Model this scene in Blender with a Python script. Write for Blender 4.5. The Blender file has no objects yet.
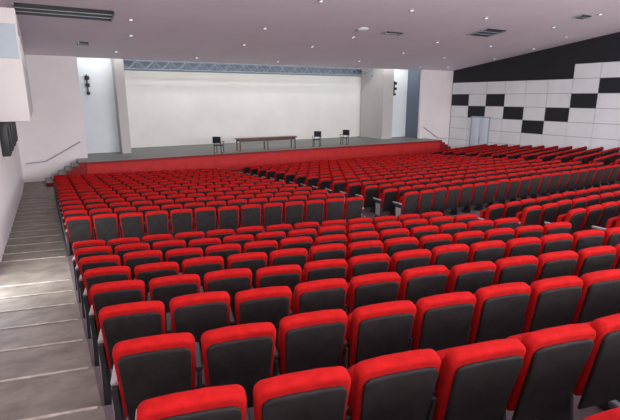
import bpy, bmesh, math, random
from mathutils import Vector, Matrix
random.seed(4)
S=bpy.context.scene
S.view_settings.view_transform='Standard'

# ---------------------------------------------------------------- materials
def mat(name,col,rough=.7,noise=0.0,scale=5.0,spec=.3,metal=0,bump=0.0,emit=0,col2=None,stretch=None):
    m=bpy.data.materials.new(name); m.use_nodes=True
    nt=m.node_tree; b=nt.nodes['Principled BSDF']
    b.inputs['Base Color'].default_value=(*col,1); b.inputs['Roughness'].default_value=rough
    b.inputs['Specular IOR Level'].default_value=spec; b.inputs['Metallic'].default_value=metal
    if emit:
        b.inputs['Emission Color'].default_value=(*col,1); b.inputs['Emission Strength'].default_value=emit
    if noise or bump or col2:
        tc=nt.nodes.new('ShaderNodeTexCoord'); mp=nt.nodes.new('ShaderNodeMapping')
        nt.links.new(tc.outputs['Object'],mp.inputs[0])
        if stretch: mp.inputs['Scale'].default_value=stretch
        n=nt.nodes.new('ShaderNodeTexNoise'); n.inputs['Scale'].default_value=scale; n.inputs['Detail'].default_value=8
        n.inputs['Roughness'].default_value=.62
        nt.links.new(mp.outputs[0],n.inputs['Vector'])
        cr=nt.nodes.new('ShaderNodeValToRGB')
        c2=col2 if col2 else tuple(c*(1+noise) for c in col)
        c1=col if col2 else tuple(c*(1-noise) for c in col)
        cr.color_ramp.elements[0].position=.33; cr.color_ramp.elements[1].position=.67
        cr.color_ramp.elements[0].color=(*c1,1); cr.color_ramp.elements[1].color=(*c2,1)
        nt.links.new(n.outputs['Fac'],cr.inputs[0]); nt.links.new(cr.outputs[0],b.inputs['Base Color'])
        if bump:
            bp=nt.nodes.new('ShaderNodeBump'); bp.inputs['Strength'].default_value=bump; bp.inputs['Distance'].default_value=.02
            nt.links.new(n.outputs['Fac'],bp.inputs['Height']); nt.links.new(bp.outputs[0],b.inputs['Normal'])
    return m
RED=mat('red_upholstery',(.33,.0075,.0075),.9,.18,14,.08)
BLK=mat('black_seat_shell',(.012,.010,.010),.65,.4,10,.22,col2=(.024,.020,.020))
DRK=mat('dark_steel',(.03,.03,.032),.45,spec=.4)
ENDG=mat('pale_end_trim',(.32,.30,.30),.5)
TIER=mat('tier_concrete',(.11,.08,.09),.75,.2,2.5,.3)
AISLE=mat('aisle_concrete',(.125,.105,.085),.5,0,2.4,.35,bump=.15,col2=(.235,.205,.175),stretch=(1,1.6,1))
NOSE=mat('nosing_light',(.40,.36,.31),.5,.3,9)
WALL=mat('wall_paint',(.82,.77,.77),.8,.03,.6)
WALLB=mat('wing_paint',(.80,.86,.88),.8,.03,.6)
PIL=mat('pillar_paint',(.56,.54,.53),.8,.03,.6)
SCR=mat('cyclorama_cloth',(.78,.77,.73),.9,.05,.35)
CEIL=mat('ceiling_plaster',(.86,.76,.84),.7,.03,.5,.3)
STG=mat('stage_floor_boards',(.21,.22,.21),.5,.2,1.5,.4,stretch=(.4,3,1))
SRED=mat('stage_red_face',(.50,.022,.022),.6,.12,2,.3)
SREDD=mat('stage_red_dark',(.25,.012,.015),.6)
PW=mat('panel_white',(.82,.84,.87),.7,.03,1.2)
PB=mat('panel_black',(.022,.022,.03),.6)
SEAM=mat('panel_seam',(.38,.39,.41),.8)
STEEL=mat('grey_steel',(.40,.44,.50),.4,metal=.3)
TRUSSM=mat('truss_steel',(.26,.30,.36),.5,metal=.2)
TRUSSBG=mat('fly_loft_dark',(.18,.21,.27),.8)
WOOD=mat('table_wood',(.10,.045,.03),.4,.25,4,.4,stretch=(1,8,8))
PLAS=mat('blue_black_plastic',(.015,.018,.028),.4)
LAMP=mat('lamp_glow',(1,.98,.95),.5,emit=.9)
GLASS=mat('booth_glass',(.35,.42,.45),.15,spec=.8)
DOORM=mat('door_paint',(.68,.76,.86),.5)
BEIGE=mat('booth_paint',(.60,.57,.55),.7,.03,1)

# ---------------------------------------------------------------- mesh builder
class MB:
    def __init__(s): s.v=[];s.f=[];s.m=[];s.sm=[]
    def poly(s,pts,m=0):
        i=len(s.v); s.v+= [tuple(p) for p in pts]; s.f.append(tuple(range(i,i+len(pts)))); s.m.append(m); s.sm.append(False)
    def addbm(s,bm,m=0,M=None,smooth=True):
        i=len(s.v); bm.verts.ensure_lookup_table(); bm.verts.index_update()
        for v in bm.verts: s.v.append(tuple((M@v.co) if M else v.co))
        for f in bm.faces:
            s.f.append(tuple(i+v.index for v in f.verts)); s.m.append(m); s.sm.append(smooth)
        bm.free()
    def box(s,x0,x1,y0,y1,z0,z1,m=0,bev=0,M=None,seg=2):
        bm=bmesh.new(); bmesh.ops.create_cube(bm,size=1)
        for v in bm.verts: v.co=Vector((x0+(v.co.x+.5)*(x1-x0),y0+(v.co.y+.5)*(y1-y0),z0+(v.co.z+.5)*(z1-z0)))
        if bev: bmesh.ops.bevel(bm,geom=bm.edges[:],offset=bev,segments=seg,profile=.5,affect='EDGES')
        s.addbm(bm,m,M,smooth=bool(bev))
    def slab(s,out,y0,y1,bev,m=0,M=None,seg=3):
        bm=bmesh.new()
        a=[bm.verts.new((x,y0,z)) for x,z in out]; b=[bm.verts.new((x,y1,z)) for x,z in out]
        n=len(out)
        f1=bm.faces.new(a); f2=bm.faces.new(b[::-1])
        for i in range(n): bm.faces.new((a[(i+1)%n],a[i],b[i],b[(i+1)%n]))
        bmesh.ops.recalc_face_normals(bm,faces=bm.faces[:])
        ed=list(set(list(f1.edges)+list(f2.edges)))
        bmesh.ops.bevel(bm,geom=ed,offset=bev,segments=seg,profile=.5,affect='EDGES')
        caps=[f for f in bm.faces if len(f.verts)>=n]
        bmesh.ops.inset_individual(bm,faces=caps,thickness=.006)
        s.addbm(bm,m,M)
    def tube(s,p,q,r,m=0,n=8):
        p=Vector(p);q=Vector(q);d=q-p
        bm=bmesh.new(); bmesh.ops.create_cone(bm,cap_ends=True,segments=n,radius1=r,radius2=r,depth=d.length)
        M=Matrix.Translation((p+q)/2)@d.to_track_quat('Z','Y').to_matrix().to_4x4()
        s.addbm(bm,m,M)
    def merge(s,o,M):
        i=len(s.v)
        s.v+=[tuple(M@Vector(v)) for v in o.v]; s.f+=[tuple(i+k for k in f) for f in o.f]; s.m+=o.m; s.sm+=o.sm
    def mesh(s,name,mats):
        me=bpy.data.meshes.new(name); me.from_pydata(s.v,[],s.f)
        for mm in mats: me.materials.append(mm)
        me.polygons.foreach_set('material_index',s.m); me.polygons.foreach_set('use_smooth',s.sm)
        me.update(); me.set_sharp_from_angle(angle=math.radians(42))
        return me
    def obj(s,name,mats,loc=(0,0,0),rot=0):
        o=bpy.data.objects.new(name,s.mesh(name,mats)); o.location=loc; o.rotation_euler=(0,0,rot)
        S.collection.objects.link(o); return o

# ---------------------------------------------------------------- geometry of the hall
XL,XR,XC=-1.1,29.6,14.2
A=.2182; C=.9759; ANG=math.atan2(A,C)
K1,K2=7.75,2*XC-7.75
def f(x):
    if x<K1: return A*x
    if x>K2: return A*(2*XC-x)
    return A*K1
def ypos(n,x): return (n-f(x))/C
def ceilz(y): return 6.42+.127*(28-y)

rows=[]   # (n, z)
for k in range(0,9): rows.append((2.0+.885*(k-1),2.02-.14*(k-1)))
z0=.84
for j in range(14): rows.append((10.9+.885*j,z0-.06*j))
tiers=[(-9.0,2.32)]
for i,(n,z) in enumerate(rows): 
    tiers.append((n-.12,z))
    if i==8: tiers.append((n+.80,.94))
tiers.append((rows[-1][0]+.9,0.0))
tiers.append((30.5,None))
kn=[XL,.17,K1,K2,XR+1.2]
fl=MB()
for i in range(len(tiers)-1):
    n0,z=tiers[i]; n1=tiers[i+1][0]; zn=tiers[i+1][1]
    for a in range(4):
        xa,xb=kn[a],kn[a+1]; m=1 if a==0 else 0
        fl.poly([(xa,ypos(n0,xa),z),(xb,ypos(n0,xb),z),(xb,ypos(n1,xb),z),(xa,ypos(n1,xa),z)],m)
        if zn is not None:
            fl.poly([(xa,ypos(n1,xa),z),(xb,ypos(n1,xb),z),(xb,ypos(n1,xb),zn),(xa,ypos(n1,xa),zn)],m)
fl.obj('floor',[TIER,AISLE])
ns=MB()
R=Matrix.Rotation(-ANG,4,'Z')
for i in range(1,len(tiers)-1):
    n,_=tiers[i]; z=tiers[i-1][1]
    w=(.13-XL)/C
    ns.box(0,w,-.03,.004,.0,.010,0,M=Matrix.Translation((XL,ypos(n,XL),z))@R)
    if i>1:
        ns.box(0,1.0,-.03,.004,.0,.010,0,M=Matrix.Translation((7.35,ypos(n,7.35)+.02,z))@R)
ns.obj('trim_step_nosing',[NOSE])

# ---------------------------------------------------------------- seats
def seat(tilt_j=0,open_=False):
    s=MB()
    def outline(w0,w1,zb,zt,r,bul):
        pts=[(-w0,zb),(w0,zb)]
        for i in range(7):
            a=i/6*math.pi/2; pts.append((w1-r+r*math.cos(a),zt-r+r*math.sin(a)))
        pts.append((w1*.35,zt+bul)); pts.append((-w1*.35,zt+bul))
        for i in range(7):
            a=math.pi/2+i/6*math.pi/2; pts.append((-w1+r+r*math.cos(a),zt-r+r*math.sin(a)))
        return pts
    T=Matrix.Translation((0,.10,.36))@Matrix.Rotation(math.radians(12+tilt_j),4,'X')
    s.slab(outline(.235,.256,0,.60,.06,.010),-.055,.04,.026,0,T,3)
    s.slab(outline(.205,.226,-.10,.548,.055,.006),-.080,-.05,.014,1,T,2)
    T2=Matrix.Translation((0,.18,.40))@Matrix.Rotation(math.radians(8),4,'X')
    s.slab(outline(.22,.22,0,.40,.07,.005),0,.09,.028,0,T2,2)
    s.box(-.18,.18,.09,.11,.03,.34,1,.006,T2,1)
    s.tube((-.26,.17,.42),(.26,.17,.42),.015,2,6)
    return s
def standard(s,x,end=False):
    M=Matrix.Translation((x,0,0))
    t=.022 if end else .014
    s.slab([(-.0,0),(.34,0),(.34,.05),(.25,.10),(.27,.50),(.40,.56),(.40,.60),(.02,.60),(.06,.40),(0,.06)],-t,t,.004,2,
           M@Matrix.Rotation(math.radians(90),4,'Z'),1)
    s.box(-.026,.026,.05,.42,.60,.635,3 if end else 2,.010,M,1)
    if end:
        s.box(-t-.006,-t,.05,.25,.15,.50,3,0,M)
SP=.55
def rowmesh(n,name):
    r=MB()
    for i in range(n):
        st=seat(random.uniform(-1.8,1.8))
        r.merge(st,Matrix.Translation(((i+.5)*SP,random.uniform(-.01,.01),random.uniform(-.006,.006)))@Matrix.Rotation(random.uniform(-.02,.02),4,'Z'))
    for i in range(n+1): standard(r,i*SP,i in(0,n))
    return r.mesh(name,[RED,BLK,DRK,ENDG])
L=[rowmesh(13,'seat_row_side') for _ in range(3)]
Cn=[rowmesh(21,'seat_row_centre') for _ in range(2)]
def place(me,loc,rot):
    o=bpy.data.objects.new('auditorium_seat_row',me); o.location=loc; o.rotation_euler=(0,0,rot); S.collection.objects.link(o)
X0=.21
for i,(n,z) in enumerate(rows):
    nn=n+.02
    place(L[i%3],(X0,ypos(nn,X0),z),-ANG)
    x=XC-21*SP/2; place(Cn[i%2],(x,(nn-A*K1)/C,z),0)
    x=2*XC-X0-13*SP*C; place(L[(i+1)%3],(x,(nn-f(2*XC-X0))/C-13*SP*A,z),ANG)

# ---------------------------------------------------------------- walls / ceiling
def wallobj(name,boxes,m):
    w=MB()
    for b in boxes: w.box(*b)
    return w.obj(name,[m])
YB=-6
w=MB()
def lw(y0,y1,z0,z1a,z1b):
    x0,x1=XL-.25,XL
    P=[(x,y,z) for x in(x0,x1) for (y,z) in((y0,z0),(y1,z0),(y1,z1b),(y0,z1a))]
    a=P[:4];b=P[4:]
    w.poly(a);w.poly(b[::-1])
    for i in range(4): w.poly([a[i],b[i],b[(i+1)%4],a[(i+1)%4]])
lw(YB,8.2,0,ceilz(YB),ceilz(8.2)); lw(8.2,10.4,3.2,ceilz(8.2),ceilz(10.4)); lw(8.2,10.4,0,.9,.9); lw(10.4,28,0,ceilz(10.4),ceilz(28))
w.obj('wall_left',[WALL])
wallobj('wall_back',[(XL,XR+1.4,YB-.2,YB,0,10.8)],WALL)
c=MB()
def cp(x,y,dz=0): return (x,y,ceilz(y)+dz)
c.poly([cp(XL-.25,YB),cp(XR+2,YB),cp(XR+2,28.25),cp(XL-.25,28.25)])
c.poly([cp(XL-.25,YB,.25),cp(XR+2,YB,.25),cp(XR+2,28.25,.25),cp(XL-.25,28.25,.25)])
c.poly([cp(XL-.25,28.25),cp(XR+2,28.25),cp(XR+2,28.25,.25),cp(XL-.25,28.25,.25)])
c.obj('ceiling',[CEIL])
PL,PR=2.05,26.3
wallobj('wall_stage_left',[(XL,PL,28,28.2,0,6.41)],WALL)
wallobj('wall_stage_right',[(PR,XR+.1,28,28.2,0,6.41)],WALL)
st=MB()
st.box(1.8,26.6,26,27.99,0,1.06,0)
st.box(1.8,26.6,26,27.99,1.06,1.10,1)
st.box(PL,PR,27.99,32.8,1.06,1.10,1)
st.box(1.8,26.6,25.97,26.0,.98,1.10,2)
st.box(1.8,26.6,25.97,26.0,.0,.08,2)
st.box(PL,PR,28,32.8,0,1.06,0)
st.obj('stage',[SRED,STG,SREDD])
s2=MB()
s2.box(1.6,26.8,33,33.2,0,7.6,0)
s2.box(1.6,1.79,28.21,33,0,7.6,0); s2.box(26.61,26.8,28.21,33,0,7.6,0)
s2.box(1.6,26.8,28.26,33.2,7.4,7.6,0); s2.box(1.6,26.8,28.26,28.4,6.9,7.4,0)
s2.obj('wall_stage_back',[TRUSSBG])
wallobj('backdrop_screen',[(4.0,24.0,32.0,32.06,1.11,5.98)],SCR)
wallobj('trim_wing_flat',[(PL-.1,4.0,30.0,30.08,1.11,6.85)],WALLB)
wallobj('trim_wing_flat',[(24.2,26.6,30.0,30.08,1.11,6.85)],WALLB)
wallobj('pillar',[(4.0,4.5,29,31.9,1.11,6.9)],PIL)
wallobj('pillar',[(23.3,24.3,29,31.9,1.11,6.9)],PIL)
t=MB()
for y in(30.4,31.0):
    t.tube((4.5,y,6.0),(23.3,y,6.0),.03); t.tube((4.5,y,6.5),(23.3,y,6.5),.03)
x=4.5;k=0
while x<23.2:
    t.tube((x,30.4,6.0 if k%2 else 6.5),(x+.5,30.4,6.5 if k%2 else 6.0),.022,0,6)
    t.tube((x,31,6.0 if k%2 else 6.5),(x+.5,31,6.5 if k%2 else 6.0),.022,0,6); x+=.5;k+=1
for i in range(19): t.tube((4.5+i,30.4,6.0),(4.5+i,31,6.5),.022,0,6)
t.obj('roof_truss',[TRUSSM])

wallobj('wall_right',[(XR+.06,XR+.3,YB,28.2,0,10.9)],SEAM)
p=MB()
cols=[27.9,26.15,24.5,22.85,21.2,19.55,17.9,16.25,14.6,12.95,11.3,9.65,8,6.35,4.7]
zl=[0,.97,1.87,2.77,3.67,4.57,5.47,6.37]
blk={0:{4},1:{3},2:{4},3:{3},4:{2},5:{3},6:{4},7:{5},8:{6},9:{5},10:{4},11:{3},12:{4},13:{5}}
g=.016
for ci in range(len(cols)-1):
    y1,y0=cols[ci],cols[ci+1]
    top=6 if ci<6 else 7
    for r in range(top):
        p.box(XR,XR+.05,y0+g,y1-g,zl[r]+g,zl[r+1]-g,1 if r in blk[ci] else 0)
    zt=zl[top]
    p.poly([(XR,y0,zt),(XR,y1,zt),(XR,y1,ceilz(y1)),(XR,y0,ceilz(y0))],1)
p.box(XR,XR+.05,YB,4.7,0,10.7,0)
p.obj('acoustic_wall_panels',[PW,PB])
d=MB()
d.box(XR-.06,XR-.005,23.9,25.7,.0,2.9,1); d.box(XR-.09,XR-.06,24.0,24.78,.02,2.8,0,.01); d.box(XR-.09,XR-.06,24.82,25.6,.02,2.8,0,.01)
d.box(XR-.14,XR-.09,24.7,24.74,1.0,1.3,1)
d.obj('door_right',[DOORM,STEEL])
d=MB()
d.box(XL-.2,XL+.03,8.12,8.2,1.0,3.25,0); d.box(XL-.2,XL+.03,10.4,10.48,1.0,3.25,0); d.box(XL-.2,XL+.03,8.12,10.48,3.2,3.28,0)
d.obj('trim_door_frame',[DRK])

b=MB()
zb=3.7; xf=-.22
b.box(XL+.005,xf,15.0,26.0,zb,5.35,0,.02)
b.box(XL+.005,xf-.05,15.0,26.0,5.35,6.2,1)
b.box(XL+.005,xf,15.0,26.0,6.2,6.6,0,.02)
for y in (15.1,17.8,20.5,23.2,25.9): b.box(xf-.06,xf,y-.08,y+.08,5.35,6.2,0)
b.obj('lighting_booth',[BEIGE,GLASS])
for y in(16.6,18.2,20.0,22):
    s_=MB(); s_.box(XL+.004,XL+.22,y,y+.5,2.6,3.69,0,.02); s_.box(XL+.22,XL+.24,y+.05,y+.45,2.67,3.45,1)
    s_.obj('wall_speaker',[DRK,PB])

def stairs(x0,x1,mir=False):
    s_=MB(); n=6
    for i in range(n):
        a=x0+(x1-x0)*i/n; e=x1
        lo,hi=min(a,e),max(a,e)
        s_.box(lo,hi,26.15,27.95,1.1/ n*i*.999,1.1/n*(i+1)-.002,1)
        s_.box(lo,hi,26.05,26.15,1.1/n*i,1.1/n*(i+1),0)
    return s_.obj('stage_stairs',[SREDD,STG])
stairs(-.1,1.795); stairs(28.5,26.605)
for (xa,xb) in((-.9,1.75),(29.3,26.65)):
    r=MB(); r.tube((xa,27.9,1.0),(xa+(xb-xa)*.35,27.9,1.05),.028); r.tube((xa+(xb-xa)*.35,27.9,1.05),(xb,27.9,2.0),.028)
    for k in(.1,.5,.9):
        x=xa+(xb-xa)*k; z=1.02 if k<.35 else 1.05+(k-.35)/.65*.95
        r.tube((x,27.9,z),(x,28.0,z-.04),.015)
    r.obj('handrail',[STEEL])

t=MB()
TY=26.4
t.box(10.25,14.3,TY,TY+.7,1.82,1.88,0,.008)
t.box(10.35,14.2,TY+.07,TY+.1,1.68,1.82,0); t.box(10.35,14.2,TY+.6,TY+.63,1.68,1.82,0)
for x in(10.35,12.2,14.14):
    for y in(TY+.05,TY+.59): t.box(x,x+.06,y,y+.06,1.101,1.82,0,.005)
t.obj('long_table',[WOOD])
def chair(x,y,rot):
    s_=MB(); 
    for sx in(-.22,.22):
        s_.tube((sx,-.22,0.02),(sx*.9,-.19,.47),.022,1); s_.tube((sx,.24,0.02),(sx*.9,.19,.47),.022,1)
        s_.tube((sx*.9,-.19,.47),(sx*.9,-.28,.98),.022,1)
        s_.tube((sx,-.22,.02),(sx,.24,.02),.018,1)
        s_.tube((sx*1.25,-.24,.68),(sx*1.25,.20,.70),.024,1)
        s_.tube((sx*1.25,.20,.70),(sx*.95,.17,.47),.016,1)
    s_.box(-.25,.25,-.22,.25,.45,.50,1,.02)
    s_.box(-.25,.25,-.31,-.26,.62,1.0,1,.02)
    s_.obj('stage_chair',[STEEL,PLAS],(x,y,1.105),rot)
chair(9.0,26.4,-.7); chair(16.0,26.8,2.4); chair(18.4,27.0,2.2)
for x,y in((2.6,29.9),(25.1,29.9)):
    s_=MB(); s_.box(-.1,.1,-.25,.0,0,.2,0,.02); s_.box(-.025,.025,-.06,.1,-.45,.7,0); s_.box(-.12,.12,-.22,0,.4,.62,0,.03)
    s_.box(-.08,.08,-.18,0,-.42,-.25,0,.02)
    s_.obj('wall_spotlight_bracket',[PLAS],(x,y,4.9))

sl=math.atan(.127)
CM=lambda x,y:Matrix.Translation((x,y,ceilz(y)))@Matrix.Rotation(-sl,4,'X')
def vent(x,y,w,h):
    s_=MB(); M=CM(x,y)
    s_.box(-w/2,w/2,-h/2,h/2,-.03,-.005,1,0,M)
    n=max(2,int(h/.35))
    for i in range(1,n): s_.box(-w/2,w/2,-h/2+i*h/n,-h/2+i*h/n+.03,-.05,-.03,0,0,M)
    s_.box(-w/2-.05,-w/2,-h/2,h/2,-.07,0,0,0,M); s_.box(w/2,w/2+.05,-h/2,h/2,-.07,0,0,0,M)
    s_.obj('ceiling_vent',[STEEL,DRK])
vent(1.3,20.3,3.2,1.3); vent(21.2,17.9,1.5,1.3); vent(2.2,25.0,.4,.5); vent(16.0,19.4,1.1,.4); vent(23.5,14.2,.8,.5)
dl=MB()
def disc(x,y,r,m,dz=0):
    bm=bmesh.new(); bmesh.ops.create_cone(bm,cap_ends=True,segments=16,radius1=r,radius2=r,depth=.04)
    dl.addbm(bm,m,CM(x,y)@Matrix.Translation((0,0,-.02-dz)),False)
for yy in(9.5,13,16.5,20,23.5,26.5):
    for xx in (4,9,14.2,19.4,24.4,28):
        x=xx+random.uniform(-.9,.9); y=yy+random.uniform(-.7,.7)
        disc(x,y,.11,1); disc(x,y,.07,0,.005)
dl.obj('ceiling_downlights',[LAMP,STEEL])
dm=MB()
bm=bmesh.new(); bmesh.ops.create_uvsphere(bm,u_segments=20,v_segments=10,radius=.3)
dm.addbm(bm,0,CM(14,19.2)@Matrix.Diagonal((1,1,.35,1)))
dm.obj('ceiling_dome_lamp',[mat('opal',(.8,.8,.8),.4)])

# ---------------------------------------------------------------- lights
def area(name,loc,target,sx,sy,e,col=(1,1,1)):
    l=bpy.data.lights.new(name,'AREA'); l.shape='RECTANGLE'; l.size=sx; l.size_y=sy; l.energy=e; l.color=col
    o=bpy.data.objects.new(name,l); o.location=loc; o.rotation_euler=(Vector(target)-Vector(loc)).to_track_quat('-Z','Y').to_euler()
    S.collection.objects.link(o)
area('rear_fill_light',(14,YB+.6,5.0),(14,16,15),27,3.6,5700,(.97,.98,1))  # added fill before the windowless back wall, aimed up to brighten the ceiling
area('door_daylight',(XL-.1,9.3,2.2),(3,9.3,1.4),2.0,2.0,130,(.95,.98,1))
area('stage_fill_light',(14.2,28.8,7.1),(14.2,32,3.6),24,.5,350,(1,.99,.96))  # added fill, out of sight above the opening, to light screen and wing flats
for y in(6,14,22):
    for x in(4,14.2,24.4):
        l=bpy.data.lights.new('downlight_lamp','SPOT'); l.energy={6:180,14:250,22:330}[y]; l.spot_size=math.radians(165); l.spot_blend=1; l.shadow_soft_size=.35
        o=bpy.data.objects.new('downlight_lamp',l); o.location=(x,y,ceilz(y)-.15); S.collection.objects.link(o)
wd=bpy.data.worlds.new('world'); S.world=wd; wd.use_nodes=True
wd.node_tree.nodes['Background'].inputs[0].default_value=(.7,.8,.9,1); wd.node_tree.nodes['Background'].inputs[1].default_value=.6

# ---------------------------------------------------------------- camera
cd=bpy.data.cameras.new('camera'); cd.sensor_width=36; cd.lens=460/620*36; cd.clip_start=.05
co=bpy.data.objects.new('camera',cd); co.location=(0,0,4.35)
co.rotation_euler=(math.radians(90-13.8),0,math.radians(-30)); S.collection.objects.link(co); S.camera=co
